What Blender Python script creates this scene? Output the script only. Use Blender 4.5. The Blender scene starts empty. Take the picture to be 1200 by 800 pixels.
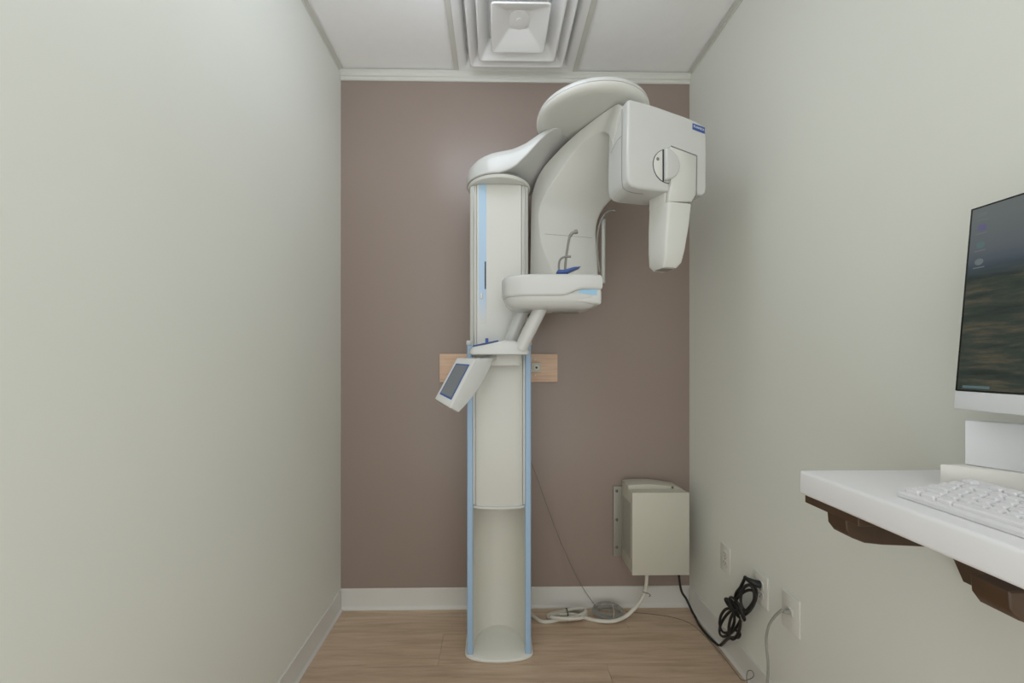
import bpy, bmesh, math, random
from mathutils import Vector, Matrix

# ------------------------------------------------------------------ camera / world / exposure
SC = bpy.context.scene
COL = SC.collection
EYE = 1.281                      # lens height
FPX = 439.0                      # focal length, px of a 1200 px wide frame
YAW = math.radians(0.86)
PPX, PPY = 586.6, 423.0
cam_d = bpy.data.cameras.new('camera')
cam = bpy.data.objects.new('camera', cam_d)
COL.objects.link(cam)
cam_d.sensor_fit = 'HORIZONTAL'
cam_d.sensor_width = 36.0
cam_d.lens = FPX / 1200 * 36
cam_d.shift_x = (600 - PPX) / 1200
cam_d.shift_y = (PPY - 400) / 1200
cam_d.clip_start = 0.02
cam.location = (0, 0, EYE)
cam.rotation_euler = (math.pi / 2, 0, -YAW)
SC.camera = cam

W = bpy.data.worlds.new('world')
SC.world = W
W.use_nodes = True
W.node_tree.nodes['Background'].inputs[0].default_value = (0.985, 0.99, 0.965, 1)
W.node_tree.nodes['Background'].inputs[1].default_value = 1.44
SC.view_settings.view_transform = 'Standard'
SC.view_settings.look = 'None'
SC.view_settings.gamma = 1.0
SC.view_settings.use_curve_mapping = False
SC.view_settings.exposure = 0.0
PANEL_COLOR = (0.84, 0.90, 1.0, 1)
PANEL_POWER = 4.5                # emission of the unseen ceiling light

# ------------------------------------------------------------------ room dimensions
XL, XR = -0.797, 1.020
YB, YF = 1.950, -0.25
ZC = 2.775                       # ceiling face
TOP = 2.93

_c, _s = math.cos(YAW), math.sin(YAW)


def at(px, py, Y):
    """point seen at a photo position and standing at depth Y in the room"""
    u = (px - PPX) / FPX
    X = Y * (u * _c + _s) / (_c - u * _s)
    return Vector((X, Y, EYE + (PPY - py) / FPX * (X * _s + Y * _c)))


def at_x(px, py, X):
    u = (px - PPX) / FPX
    Y = X * (_c - u * _s) / (u * _c + _s)
    return Vector((X, Y, EYE + (PPY - py) / FPX * (X * _s + Y * _c)))


def at_z(px, py, Z):
    yc = (EYE - Z) * FPX / (py - PPY)
    xc = (px - PPX) / FPX * yc
    return Vector((xc * _c + yc * _s, -xc * _s + yc * _c, Z))


# ------------------------------------------------------------------ materials
def srgb(r, g, b):
    def f(v):
        v /= 255
        return v / 12.92 if v <= 0.04045 else ((v + 0.055) / 1.055) ** 2.4
    return (f(r), f(g), f(b), 1)


MATS = {}


def mat(name, col, rough=0.5, metal=0.0, var=0.03, scale=6.0, bump=0.0, bscale=300.0, spec=0.5, coat=0.0):
    m = bpy.data.materials.new(name)
    m.use_nodes = True
    nt = m.node_tree
    b = nt.nodes['Principled BSDF']
    b.inputs['Roughness'].default_value = rough
    b.inputs['Metallic'].default_value = metal
    b.inputs['Specular IOR Level'].default_value = spec
    b.inputs['Coat Weight'].default_value = coat
    tc = nt.nodes.new('ShaderNodeTexCoord')
    n = nt.nodes.new('ShaderNodeTexNoise')
    n.inputs['Scale'].default_value = scale
    n.inputs['Detail'].default_value = 4
    nt.links.new(tc.outputs['Object'], n.inputs['Vector'])
    r = nt.nodes.new('ShaderNodeValToRGB')
    c = srgb(*col)
    r.color_ramp.elements[0].position = 0.3
    r.color_ramp.elements[1].position = 0.7
    r.color_ramp.elements[0].color = tuple(v * (1 - var) for v in c[:3]) + (1,)
    r.color_ramp.elements[1].color = tuple(min(1, v * (1 + var)) for v in c[:3]) + (1,)
    nt.links.new(n.outputs['Fac'], r.inputs['Fac'])
    nt.links.new(r.outputs['Color'], b.inputs['Base Color'])
    if bump:
        n2 = nt.nodes.new('ShaderNodeTexNoise')
        n2.inputs['Scale'].default_value = bscale
        n2.inputs['Detail'].default_value = 3
        nt.links.new(tc.outputs['Object'], n2.inputs['Vector'])
        bp = nt.nodes.new('ShaderNodeBump')
        bp.inputs['Strength'].default_value = bump
        bp.inputs['Distance'].default_value = 0.001
        nt.links.new(n2.outputs['Fac'], bp.inputs['Height'])
        nt.links.new(bp.outputs['Normal'], b.inputs['Normal'])
    MATS[name] = m
    return m


mat('wall_paint', (226, 228, 220), 0.5, var=0.012, scale=1.5, bump=0.10, bscale=220, spec=0.3)
mat('accent_paint', (150, 135, 126), 0.30, var=0.015, scale=1.5, bump=0.12, bscale=220, spec=0.45)
mat('ceiling_tile', (250, 250, 249), 0.85, var=0.015, scale=20, bump=0.25, bscale=400, spec=0.2)
mat('grid_metal', (246, 246, 244), 0.45, var=0.01)
mat('vent_metal', (246, 246, 244), 0.45, var=0.01)
mat('plenum', (150, 150, 146), 0.8)
mat('angle_metal', (214, 214, 206), 0.5, var=0.01)
mat('baseboard_vinyl', (214, 213, 208), 0.42, var=0.02, scale=4)
mat('slab', (120, 118, 112), 0.9)
mat('machine_white', (212, 212, 206), 0.32, var=0.006, scale=3, spec=0.45)
mat('machine_gloss', (202, 203, 200), 0.22, var=0.006, scale=3, spec=0.5, coat=0.2)
mat('machine_cream', (214, 213, 203), 0.36, var=0.006, scale=3, spec=0.4)
mat('machine_seam', (138, 138, 132), 0.6)
mat('strip_blue', (158, 186, 214), 0.40, var=0.01)
mat('insert_blue', (150, 195, 225), 0.35, var=0.01)
mat('dark_blue', (52, 84, 150), 0.40, var=0.05)
mat('rod_grey', (132, 131, 124), 0.38, metal=0.3)
mat('lens_grey', (176, 178, 172), 0.30, metal=0.35)
mat('black_plastic', (28, 28, 29), 0.42, var=0.1)
mat('slot_dark', (36, 38, 44), 0.5)
mat('lcd_grey', (112, 116, 120), 0.28, var=0.02)
mat('generator_paint', (198, 196, 182), 0.45, var=0.01, bump=0.05)
mat('bracket_steel', (158, 155, 145), 0.5, metal=0.2)
mat('screw_steel', (120, 116, 106), 0.4, metal=0.7)
mat('outlet_white', (222, 221, 214), 0.35, var=0.005)
mat('outlet_slot', (70, 68, 62), 0.6)
mat('outlet_body', (214, 213, 205), 0.35, var=0.005)
mat('cable_white', (214, 211, 200), 0.45, var=0.02)
mat('cable_grey', (150, 149, 142), 0.5, var=0.04)
mat('wire_grey', (122, 115, 104), 0.5, var=0.05)
mat('cable_black', (20, 20, 20), 0.4, var=0.1)
mat('shelf_white', (238, 238, 240), 0.40, var=0.008)
mat('walnut', (70, 50, 32), 0.45, var=0.2, scale=14)
mat('monitor_white', (222, 224, 226), 0.35, var=0.005)
mat('monitor_black', (24, 26, 27), 0.25)
mat('riser_cream', (228, 226, 220), 0.45, var=0.01)
mat('key_white', (228, 228, 230), 0.45, var=0.005)
mat('keyboard_white', (222, 222, 224), 0.45, var=0.005)


def wood(name, c0, c1, c2, along='X', scale=1.0, rough=0.45, rand=True):
    m = bpy.data.materials.new(name)
    m.use_nodes = True
    nt = m.node_tree
    L = nt.links.new
    b = nt.nodes['Principled BSDF']
    b.inputs['Roughness'].default_value = rough
    tc = nt.nodes.new('ShaderNodeTexCoord')
    oi = nt.nodes.new('ShaderNodeObjectInfo')
    add = nt.nodes.new('ShaderNodeVectorMath')
    add.operation = 'MULTIPLY_ADD'
    comb = nt.nodes.new('ShaderNodeCombineXYZ')
    for i in range(3):
        L(oi.outputs['Random'], comb.inputs[i])
    add.inputs[1].default_value = (37, 19, 53)
    L(comb.outputs[0], add.inputs[0])
    L(tc.outputs['Object'], add.inputs[2])
    mp = nt.nodes.new('ShaderNodeMapping')
    mp.inputs['Scale'].default_value = (2.0 * scale, 24 * scale, 24 * scale) if along == 'X' else (24 * scale, 2.0 * scale, 24 * scale)
    L(add.outputs[0], mp.inputs['Vector'])
    n1 = nt.nodes.new('ShaderNodeTexNoise')
    n1.inputs['Scale'].default_value = 1.6
    n1.inputs['Detail'].default_value = 7
    n1.inputs['Roughness'].default_value = 0.62
    n1.inputs['Distortion'].default_value = 0.5
    L(mp.outputs[0], n1.inputs['Vector'])
    rp = nt.nodes.new('ShaderNodeValToRGB')
    e = rp.color_ramp.elements
    e[0].position, e[1].position = 0.28, 0.72
    e[0].color, e[1].color = srgb(*c0), srgb(*c2)
    k = e.new(0.5)
    k.color = srgb(*c1)
    L(n1.outputs['Fac'], rp.inputs['Fac'])
    hsv = nt.nodes.new('ShaderNodeHueSaturation')
    mr = nt.nodes.new('ShaderNodeMapRange')
    mr.inputs['To Min'].default_value = 0.93 if rand else 1
    mr.inputs['To Max'].default_value = 1.06 if rand else 1
    L(oi.outputs['Random'], mr.inputs['Value'])
    L(mr.outputs[0], hsv.inputs['Value'])
    L(rp.outputs['Color'], hsv.inputs['Color'])
    L(hsv.outputs['Color'], b.inputs['Base Color'])
    bp = nt.nodes.new('ShaderNodeBump')
    bp.inputs['Strength'].default_value = 0.12
    bp.inputs['Distance'].default_value = 0.001
    L(n1.outputs['Fac'], bp.inputs['Height'])
    L(bp.outputs['Normal'], b.inputs['Normal'])
    MATS[name] = m


wood('floor_plank', (170, 147, 123), (192, 168, 144), (206, 184, 161), 'X', 1.0, 0.42)
wood('board_wood', (212, 176, 148), (223, 190, 164), (232, 202, 178), 'X', 2.0, 0.5)


def emit(name, col, strength):
    m = bpy.data.materials.new(name)
    m.use_nodes = True
    nt = m.node_tree
    b = nt.nodes['Principled BSDF']
    b.inputs['Base Color'].default_value = (0.02, 0.02, 0.02, 1)
    b.inputs['Emission Color'].default_value = col
    b.inputs['Emission Strength'].default_value = strength
    MATS[name] = m


emit('unseen_light', PANEL_COLOR, PANEL_POWER)


def screen_material():
    """lit desktop picture: grey sky over a dark green wooded plain"""
    m = bpy.data.materials.new('desktop_picture')
    m.use_nodes = True
    nt = m.node_tree
    L = nt.links.new
    b = nt.nodes['Principled BSDF']
    b.inputs['Base Color'].default_value = (0.01, 0.01, 0.01, 1)
    b.inputs['Roughness'].default_value = 0.35
    tc = nt.nodes.new('ShaderNodeTexCoord')
    sep = nt.nodes.new('ShaderNodeSeparateXYZ')
    L(tc.outputs['Generated'], sep.inputs[0])
    mp = nt.nodes.new('ShaderNodeMapping')
    mp.inputs['Scale'].default_value = (1, 7, 22)
    L(tc.outputs['Generated'], mp.inputs[0])
    n = nt.nodes.new('ShaderNodeTexNoise')
    n.inputs['Scale'].default_value = 1.0
    n.inputs['Detail'].default_value = 8
    n.inputs['Roughness'].default_value = 0.65
    L(mp.outputs[0], n.inputs['Vector'])
    sky = nt.nodes.new('ShaderNodeValToRGB')
    e = sky.color_ramp.elements
    e[0].position, e[0].color = 0.66, srgb(52, 66, 78)
    e[1].position, e[1].color = 0.95, srgb(92, 98, 98)
    k = e.new(0.78)
    k.color = srgb(82, 88, 92)
    L(sep.outputs['Z'], sky.inputs['Fac'])
    gr = nt.nodes.new('ShaderNodeValToRGB')
    g = gr.color_ramp.elements
    g[0].position, g[0].color = 0.36, srgb(20, 30, 26)
    g[1].position, g[1].color = 0.72, srgb(86, 76, 58)
    k = g.new(0.52)
    k.color = srgb(40, 50, 42)
    L(n.outputs['Fac'], gr.inputs['Fac'])
    mx = nt.nodes.new('ShaderNodeMix')
    mx.data_type = 'RGBA'
    mr = nt.nodes.new('ShaderNodeMapRange')
    mr.inputs['From Min'].default_value = 0.60
    mr.inputs['From Max'].default_value = 0.70
    L(sep.outputs['Z'], mr.inputs['Value'])
    L(mr.outputs[0], mx.inputs[0])
    L(gr.outputs['Color'], mx.inputs[6])
    L(sky.outputs['Color'], mx.inputs[7])
    L(mx.outputs[2], b.inputs['Emission Color'])
    b.inputs['Emission Strength'].default_value = 0.9
    MATS['desktop_picture'] = m


screen_material()


def stripe_material():
    """printed blue stripe fading to white towards its lower end"""
    m = bpy.data.materials.new('stripe_print')
    m.use_nodes = True
    nt = m.node_tree
    L = nt.links.new
    b = nt.nodes['Principled BSDF']
    b.inputs['Roughness'].default_value = 0.25
    tc = nt.nodes.new('ShaderNodeTexCoord')
    sep = nt.nodes.new('ShaderNodeSeparateXYZ')
    L(tc.outputs['Generated'], sep.inputs[0])
    rp = nt.nodes.new('ShaderNodeValToRGB')
    e = rp.color_ramp.elements
    e[0].position, e[0].color = 0.0, srgb(212, 212, 206)
    e[1].position, e[1].color = 1.0, srgb(176, 204, 226)
    k = e.new(0.22)
    k.color = srgb(176, 200, 226)
    L(sep.outputs['Z'], rp.inputs['Fac'])
    L(rp.outputs['Color'], b.inputs['Base Color'])
    MATS['stripe_print'] = m


stripe_material()


# ------------------------------------------------------------------ mesh helpers
def new_bm():
    return bmesh.new()


def bevel(bm, w, seg=3):
    if w > 0:
        bmesh.ops.bevel(bm, geom=bm.edges[:], offset=w, segments=seg, affect='EDGES', profile=0.5, clamp_overlap=True)


def box(x0, x1, y0, y1, z0, z1, bev=0.0, seg=2, bm=None):
    t = bmesh.new()
    bmesh.ops.create_cube(t, size=1)
    for v in t.verts:
        v.co = Vector(((x0 + x1) / 2 + v.co.x * (x1 - x0), (y0 + y1) / 2 + v.co.y * (y1 - y0), (z0 + z1) / 2 + v.co.z * (z1 - z0)))
    bevel(t, bev, seg)
    return join(bm, t)


def join(a, b):
    if a is None:
        return b
    me = bpy.data.meshes.new('tmp')
    b.to_mesh(me)
    a.from_mesh(me)
    bpy.data.meshes.remove(me)
    b.free()
    return a


def prism(poly, f, a0, a1, bev=0.0, seg=2, bm=None):
    """extrude a 2-d outline; f(u, v, a) gives the 3-d point"""
    t = bmesh.new()
    lo = [t.verts.new(f(u, v, a0)) for u, v in poly]
    hi = [t.verts.new(f(u, v, a1)) for u, v in poly]
    n = len(poly)
    t.faces.new(lo)
    t.faces.new(hi[::-1])
    for i in range(n):
        t.faces.new((lo[i], hi[i], hi[(i + 1) % n], lo[(i + 1) % n]))
    bmesh.ops.recalc_face_normals(t, faces=t.faces[:])
    if bev > 0:
        caps = [e for e in t.edges if (e.verts[0] in lo) == (e.verts[1] in lo)]
        bmesh.ops.bevel(t, geom=caps, offset=bev, segments=seg, affect='EDGES', profile=0.5, clamp_overlap=True)
    return join(bm, t)


def loft(rings, cap=True, closed=False, bm=None):
    t = bmesh.new()
    R = [[t.verts.new(p) for p in r] for r in rings]
    n = len(R[0])
    m = len(R)
    for i in range(m if closed else m - 1):
        a, b = R[i], R[(i + 1) % m]
        for j in range(n):
            t.faces.new((a[j], a[(j + 1) % n], b[(j + 1) % n], b[j]))
    if cap and not closed:
        t.faces.new(R[0][::-1])
        t.faces.new(R[-1])
    bmesh.ops.recalc_face_normals(t, faces=t.faces[:])
    return join(bm, t)


def crom(pts, n):
    """Catmull-Rom through pts, n samples"""
    P = [Vector(p) for p in pts]
    out = []
    k = len(P) - 1
    for i in range(n):
        s = i / (n - 1) * k
        j = min(int(s), k - 1)
        t = s - j
        p0 = P[j - 1] if j > 0 else P[0] * 2 - P[1]
        p1, p2 = P[j], P[j + 1]
        p3 = P[j + 2] if j + 2 <= k else P[k] * 2 - P[k - 1]
        out.append(0.5 * ((2 * p1) + (p2 - p0) * t + (2 * p0 - 5 * p1 + 4 * p2 - p3) * t * t + (3 * p1 - p0 - 3 * p2 + p3) * t ** 3))
    return out


def tube(pts, r, n=None, seg=8, closed=False, bm=None, smooth=True):
    P = crom(pts, n or max(12, len(pts) * 5)) if smooth else [Vector(p) for p in pts]
    rings = []
    up = None
    for i, p in enumerate(P):
        if closed:
            d = (P[(i + 1) % len(P)] - P[i - 1])
        else:
            d = (P[min(i + 1, len(P) - 1)] - P[max(i - 1, 0)])
        d.normalize()
        if up is None:
            up = d.orthogonal().normalized()
        up = (up - d * up.dot(d))
        up = up.normalized() if up.length > 1e-6 else d.orthogonal().normalized()
        sd = d.cross(up)
        rr = r[min(i, len(r) - 1)] if isinstance(r, (list, tuple)) else r
        rings.append([p + (up * math.cos(a) + sd * math.sin(a)) * rr for a in [2 * math.pi * k / seg for k in range(seg)]])
    return loft(rings, cap=not closed, closed=closed, bm=bm)


def ring4(c, r, k=4):
    """rounded outline through four corner points (may be non-planar)"""
    out = []
    for i in range(4):
        a, b, d = c[i - 1], c[i], c[(i + 1) % 4]
        ra = min(r[i] if isinstance(r, (list, tuple)) else r, (a - b).length * 0.48, (d - b).length * 0.48)
        p, q = b + (a - b).normalized() * ra, b + (d - b).normalized() * ra
        for j in range(k):
            t = j / (k - 1)
            out.append(p * (1 - t) ** 2 + b * 2 * t * (1 - t) + q * t * t)
    return out


def rounded_rect(w, h, r, k=5):
    out = []
    for cx, cy, a0 in ((w / 2 - r, h / 2 - r, 0), (-w / 2 + r, h / 2 - r, 90), (-w / 2 + r, -h / 2 + r, 180), (w / 2 - r, -h / 2 + r, 270)):
        for j in range(k):
            a = math.radians(a0 + 90 * j / (k - 1))
            out.append((cx + r * math.cos(a), cy + r * math.sin(a)))
    return out


def lathe(profile, cx, cy, seg=64, bm=None):
    rings = [[Vector((cx + r * math.cos(2 * math.pi * k / seg), cy + r * math.sin(2 * math.pi * k / seg), z)) for k in range(seg)] for r, z in profile]
    return loft(rings, bm=bm)


def cyl(p, d, r, length, seg=20, bev=0.0, bm=None):
    """cylinder from p along d"""
    d = Vector(d).normalized()
    up = d.orthogonal().normalized()
    sd = d.cross(up)
    ring = lambda c, rr: [c + (up * math.cos(2 * math.pi * k / seg) + sd * math.sin(2 * math.pi * k / seg)) * rr for k in range(seg)]
    p = Vector(p)
    st = [(0, r)] if bev <= 0 else [(0, r - bev), (bev * 0.3, r - bev * 0.3), (bev, r)]
    en = [(length, r)] if bev <= 0 else [(length - bev, r), (length - bev * 0.3, r - bev * 0.3), (length, r - bev)]
    return loft([ring(p + d * t, rr) for t, rr in st + en], bm=bm)


def origin_of(o):
    v = Vector((0, 0, 0))
    while o is not None:
        v += o.location
        o = o.parent
    return v


def obj(name, bm, material, parent=None, local=False, angle=35, smooth=True):
    """link a bmesh as ONE mesh object; world coordinates unless local"""
    me = bpy.data.meshes.new(name)
    if parent is not None:
        off = Vector((0, 0, 0)) if local else origin_of(parent)
        loc = None
    else:
        xs = [v.co.x for v in bm.verts]
        ys = [v.co.y for v in bm.verts]
        zs = [v.co.z for v in bm.verts]
        off = Vector(((min(xs) + max(xs)) / 2, (min(ys) + max(ys)) / 2, min(zs)))
        loc = off
    for v in bm.verts:
        v.co -= off
    bm.to_mesh(me)
    bm.free()
    if smooth:
        for p in me.polygons:
            p.use_smooth = True
        me.set_sharp_from_angle(angle=math.radians(angle))
    me.materials.append(MATS[material])
    o = bpy.data.objects.new(name, me)
    COL.objects.link(o)
    o.parent = parent
    if loc is not None:
        o.location = loc
    return o


def tag(o, label, cat, group=None):
    o['label'] = label
    o['category'] = cat
    if group:
        o['group'] = group
    return o


def thing(name, label, cat, loc, rotz=0.0, group=None):
    o = bpy.data.objects.new(name, None)
    o.empty_display_size = 0.05
    COL.objects.link(o)
    o.location = loc
    o.rotation_euler = (0, 0, rotz)
    return tag(o, label, cat, group)


def struct(name, bm, material, label=None):
    o = obj(name, bm, material, smooth=False)
    o['kind'] = 'structure'
    if label:
        o['label'] = label
    return o


def place(name, mesh, parent, loc):
    """another piece sharing mesh data"""
    o = bpy.data.objects.new(name, mesh)
    COL.objects.link(o)
    o.parent = parent
    o.location = loc
    return o


# ------------------------------------------------------------------ room shell
T = 0.10
struct('wall_back', box(XL - T, XR + T, YB, YB + T, 0, TOP), 'accent_paint', 'taupe painted accent wall behind the x-ray machine')
struct('wall_left', box(XL - T, XL, YF, YB, 0, TOP), 'wall_paint', 'pale greenish cream painted wall left of the x-ray machine')
struct('wall_right', box(XR, XR + T, YF, YB, 0, TOP), 'wall_paint', 'pale greenish cream painted wall carrying outlets and shelf')
floor = struct('floor', box(XL - T, XR + T, YF, YB + T, -0.08, -0.004), 'slab', 'floor of tan wood-look planks')
ceil = struct('ceiling', box(XL - T, XR + T, YF, YB + T, TOP, TOP + 0.08), 'plenum', 'white suspended tile ceiling')

# planks, running along x; rows and end joints
random.seed(4)
PW = 0.182
rows = []
y = YB - 0.002
joint0 = {0: (0.64,), 1: (0.98, -0.24), 2: (0.47,), 3: (-0.1,), 4: (0.75, -0.45)}
i = 0
while y > YF:
    y0 = max(YF, y - PW)
    cuts = sorted(joint0.get(i, (random.uniform(-0.6, 0.8),)))
    xs = [XL] + list(cuts) + [XR]
    for a, b in zip(xs[:-1], xs[1:]):
        bm = box(a + 0.0004, b - 0.0004, y0 + 0.0004, y - 0.0004, -0.004, 0.0, 0.0006, 1)
        p = obj('plank', bm, 'floor_plank', floor, smooth=False)
    y -= PW
    i += 1

# baseboards (vinyl cove base with a small toe)
BH = 0.106
prof = [(0, 0), (0.016, 0), (0.0155, 0.006), (0.010, 0.011), (0.0075, 0.020), (0.007, BH - 0.003), (0.004, BH), (0, BH)]
for nm, f, a0, a1 in (
        ('baseboard_back', lambda u, v, a: Vector((a, YB - u, v)), XL, XR),
        ('baseboard_left', lambda u, v, a: Vector((XL + u, a, v)), YF, YB - 0.016),
        ('baseboard_right', lambda u, v, a: Vector((XR - u, a, v)), YF, YB - 0.016)):
    o = obj(nm, prism(prof, f, a0, a1), 'baseboard_vinyl')
    o['kind'] = 'structure'

# ceiling grid: three 0.61 m modules across
VX = 0.107
gx = [XL, VX - 0.305, VX + 0.305, XR]
gy = [YB - 0.006 - 0.61 * k for k in range(5)]
gy[0] = YB
gy[4] = YF
for j in range(4):
    for i in range(3):
        if (i, j) == (1, 0):
            continue
        obj('ceiling_tile', box(gx[i] + 0.004, gx[i + 1] - 0.004, gy[j + 1] + 0.004, gy[j] - 0.004, ZC + 0.005, ZC + 0.018, 0.0008, 1), 'ceiling_tile', ceil, smooth=False)
for x in gx[1:3]:
    obj('grid_bar', box(x - 0.012, x + 0.012, YF, YB - 0.02, ZC - 0.002, ZC + 0.001, 0), 'angle_metal', ceil, smooth=False)
for y in gy[1:4]:
    for i in range(3):
        obj('grid_bar', box(gx[i] + (0.0121 if i else 0.024), gx[i + 1] - (0.0121 if i < 2 else 0.024), y - 0.012, y + 0.012, ZC - 0.002, ZC + 0.001, 0), 'angle_metal', ceil, smooth=False)
# wall angles (trim)
tp = [(0, ZC - 0.045), (0.006, ZC - 0.045), (0.010, ZC - 0.040), (0.010, ZC - 0.030), (0.016, ZC - 0.026), (0.016, ZC - 0.010), (0.024, ZC - 0.002), (0.024, ZC), (0, ZC)]
o = obj('trim_1', prism(tp, lambda u, v, a: Vector((a, YB - u, v)), XL + 0.001, XR - 0.001), 'angle_metal')
o['kind'] = 'structure'
tp2 = [(0, ZC - 0.010), (0.003, ZC - 0.010), (0.003, ZC - 0.002), (0.022, ZC - 0.002), (0.022, ZC), (0, ZC)]
o = obj('trim_2', prism(tp2, lambda u, v, a: Vector((XL + u, a, v)), YF, YB - 0.025), 'angle_metal')
o['kind'] = 'structure'
o = obj('trim_3', prism(tp2, lambda u, v, a: Vector((XR - u, a, v)), YF, YB - 0.025), 'angle_metal')
o['kind'] = 'structure'

# ------------------------------------------------------------------ unseen ceiling light, its box form and place chosen to match the shading
cx, cy, hx, hy, DROP = -0.12, 1.10, 0.26, 0.15, 0.24
t = thing('unseen_ceiling_light', 'unseen white box-shaped ceiling light, added overhead to match the shading', 'ceiling light', (cx, cy, ZC))
obj('base_plate', box(-hx - .02, hx + .02, -hy - .02, hy + .02, -0.016, -0.002, 0.003), 'grid_metal', t, local=True, smooth=False)
obj('diffuser', box(-hx, hx, -hy, hy, -DROP, -0.016, 0.015, 3), 'unseen_light', t, local=True)

# ------------------------------------------------------------------ ceiling vent (square cone diffuser)
vy = 1.642
t = thing('ceiling_vent', 'white square louvred air vent in the ceiling', 'vent', (VX, vy, ZC))


def sq(h, z, r=0.012):
    return [Vector((u, v, z)) for u, v in rounded_rect(2 * h, 2 * h, r, 3)]


# frame: flat flange, stepping up into the opening
obj('vent_frame', loft([sq(.292, .0015, .002), sq(.292, -.003, .002), sq(.262, -.003, .006), sq(.250, .010, .01), sq(.246, .06, .01), sq(.292, .06, .002)], closed=True), 'vent_metal', t, local=True, angle=50)
for h, zb, w in ((.232, -.026, .055), (.186, -.032, .05)):
    obj('louvre_ring', loft([sq(h, zb), sq(h - .003, zb - .003), sq(h - .010, zb - .001), sq(h - w, .030), sq(h - w, .034), sq(h - .012, zb + .004), sq(h - .001, zb + .003)], closed=True), 'vent_metal', t, local=True, angle=50)
core = obj('vent_core', loft([sq(.124, -.038), sq(.121, -.041), sq(.114, -.040), sq(.046, .002, .01), sq(.046, .006, .01), sq(.122, -.034)], closed=True), 'vent_metal', t, local=True, angle=30)
obj('core_plate', box(-.052, .052, -.052, .052, .003, .0055), 'vent_metal', core, local=True, smooth=False)
obj('centre_disc', lathe([(.001, -.003), (.012, -.003), (.014, -.001), (.042, -.001), (.045, .0005), (.046, .003), (.001, .003)], 0, 0, 32), 'vent_metal', core, local=True)
obj('plenum_box', box(-.300, .300, -.295, .295, .064, .10), 'vent_metal', t, local=True, smooth=False)

# ------------------------------------------------------------------ panoramic x-ray machine
CX = 0.018
M = thing('panoramic_xray_machine', 'white dental panoramic x-ray machine with blue-edged column and curved rotating arm', 'x-ray machine', (CX, 1.70, 0))

# base plate: convex front, on the floor
poly = [(CX + 0.149 * math.sin(math.radians(a)), 1.640 - 0.054 * math.cos(math.radians(a)) ** 0.8 if abs(a) < 90 else 1.640) for a in range(-90, 91, 9)]
poly += [(CX + 0.149, 1.80), (CX + 0.10, 1.88), (CX - 0.10, 1.88), (CX - 0.149, 1.80)]
obj('base_plate', prism(poly, lambda u, v, a: Vector((u, v, a)), 0.0, 0.016, 0.006, 2), 'outlet_white', M)

# lower column: half-pipe channel
outer = [(CX - 0.137, 1.628), (CX - 0.137, 1.74), (CX - 0.12, 1.83), (CX - 0.07, 1.87), (CX + 0.07, 1.87), (CX + 0.12, 1.83), (CX + 0.137, 1.74), (CX + 0.137, 1.628)]
inner = [(CX + 0.113 * math.cos(math.radians(a)), 1.632 + 0.165 * math.sin(math.radians(a)) ** 0.85) for a in range(0, 181, 9)]
inner[0] = (CX + 0.113, 1.628)
inner[-1] = (CX - 0.113, 1.628)
LZ = 1.345
bm = new_bm()
pts = outer + inner
lo = [bm.verts.new((u, v, 0.016)) for u, v in pts]
hi = [bm.verts.new((u, v, LZ)) for u, v in pts]
n = len(pts)
bm.faces.new(lo)
bm.faces.new(hi[::-1])
for i in range(n):
    bm.faces.new((lo[i], hi[i], hi[(i + 1) % n], lo[(i + 1) % n]))
bmesh.ops.recalc_face_normals(bm, faces=bm.faces[:])
obj('lower_column', bm, 'machine_cream', M, angle=30)
for s in (-1, 1):
    poly = rounded_rect(0.026, 0.016, 0.006, 4)
    st = obj('edge_strip', prism(poly, lambda u, v, a, s=s: Vector((CX + s * 0.1255 + u, 1.624 + v, a)), 0.016, LZ + 0.004, 0.001, 1), 'strip_blue', M)
    st['label'] = 'light blue edge strip'
    obj('rail_cap', cyl((CX + s * 0.130, 1.632, LZ + 0.004), (0, 0, 1), 0.013, 0.022, 16, 0.005), 'machine_gloss', M)
    # slim white inner rib next to the strip
    obj('inner_rib', box(CX + s * 0.1085 - 0.004, CX + s * 0.1085 + 0.004, 1.622, 1.634, 0.66, LZ, 0.002), 'machine_white', M)

# sliding carriage inside the channel: convex front panel
sec = [(0.106 * math.sin(math.radians(a)), -0.030 * math.cos(math.radians(a)) ** 0.7 if abs(a) < 90 else 0) for a in range(-90, 91, 10)]
sec = [(CX + u, 1.640 + v) for u, v in sec] + [(CX + 0.100, 1.70), (CX - 0.100, 1.70)]
ca = obj('carriage_panel', prism(sec, lambda u, v, a: Vector((u, v, a)), 0.655, 1.34, 0.003, 2), 'machine_white', M, angle=40)
sec2 = [(CX + (u - CX) * 1.09, 1.640 + (v - 1.640) * 1.25) for u, v in sec]
obj('carriage_lip', prism(sec2, lambda u, v, a: Vector((u, v, a)), 0.645, 0.656, 0.003, 2), 'machine_gloss', ca, angle=40)

# upper column
UZ = 2.040
hw = 0.128
sec = []
for a in range(180, 271, 15):       # left rounded pillar
    sec.append((CX - hw + 0.028 + 0.028 * math.cos(math.radians(a)), 1.648 + 0.028 * math.sin(math.radians(a))))
sec += [(CX - 0.098, 1.624), (CX - 0.0965, 1.619)]
for k in range(9):
    q = -0.094 + 0.188 * k / 8
    sec.append((CX + q, 1.613 - 0.006 * (1 - (q / 0.094) ** 2)))
sec += [(CX + 0.0965, 1.619), (CX + 0.098, 1.624)]
for a in range(270, 361, 15):
    sec.append((CX + hw - 0.028 + 0.028 * math.cos(math.radians(a)), 1.648 + 0.028 * math.sin(math.radians(a))))
sec += [(CX + hw, 1.78), (CX + hw - 0.03, 1.81), (CX - hw + 0.03, 1.81), (CX - hw, 1.78)]
uc = obj('upper_column', prism(sec, lambda u, v, a: Vector((u, v, a)), LZ - 0.01, UZ, 0.0015, 1), 'machine_white', M, angle=40)
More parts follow.
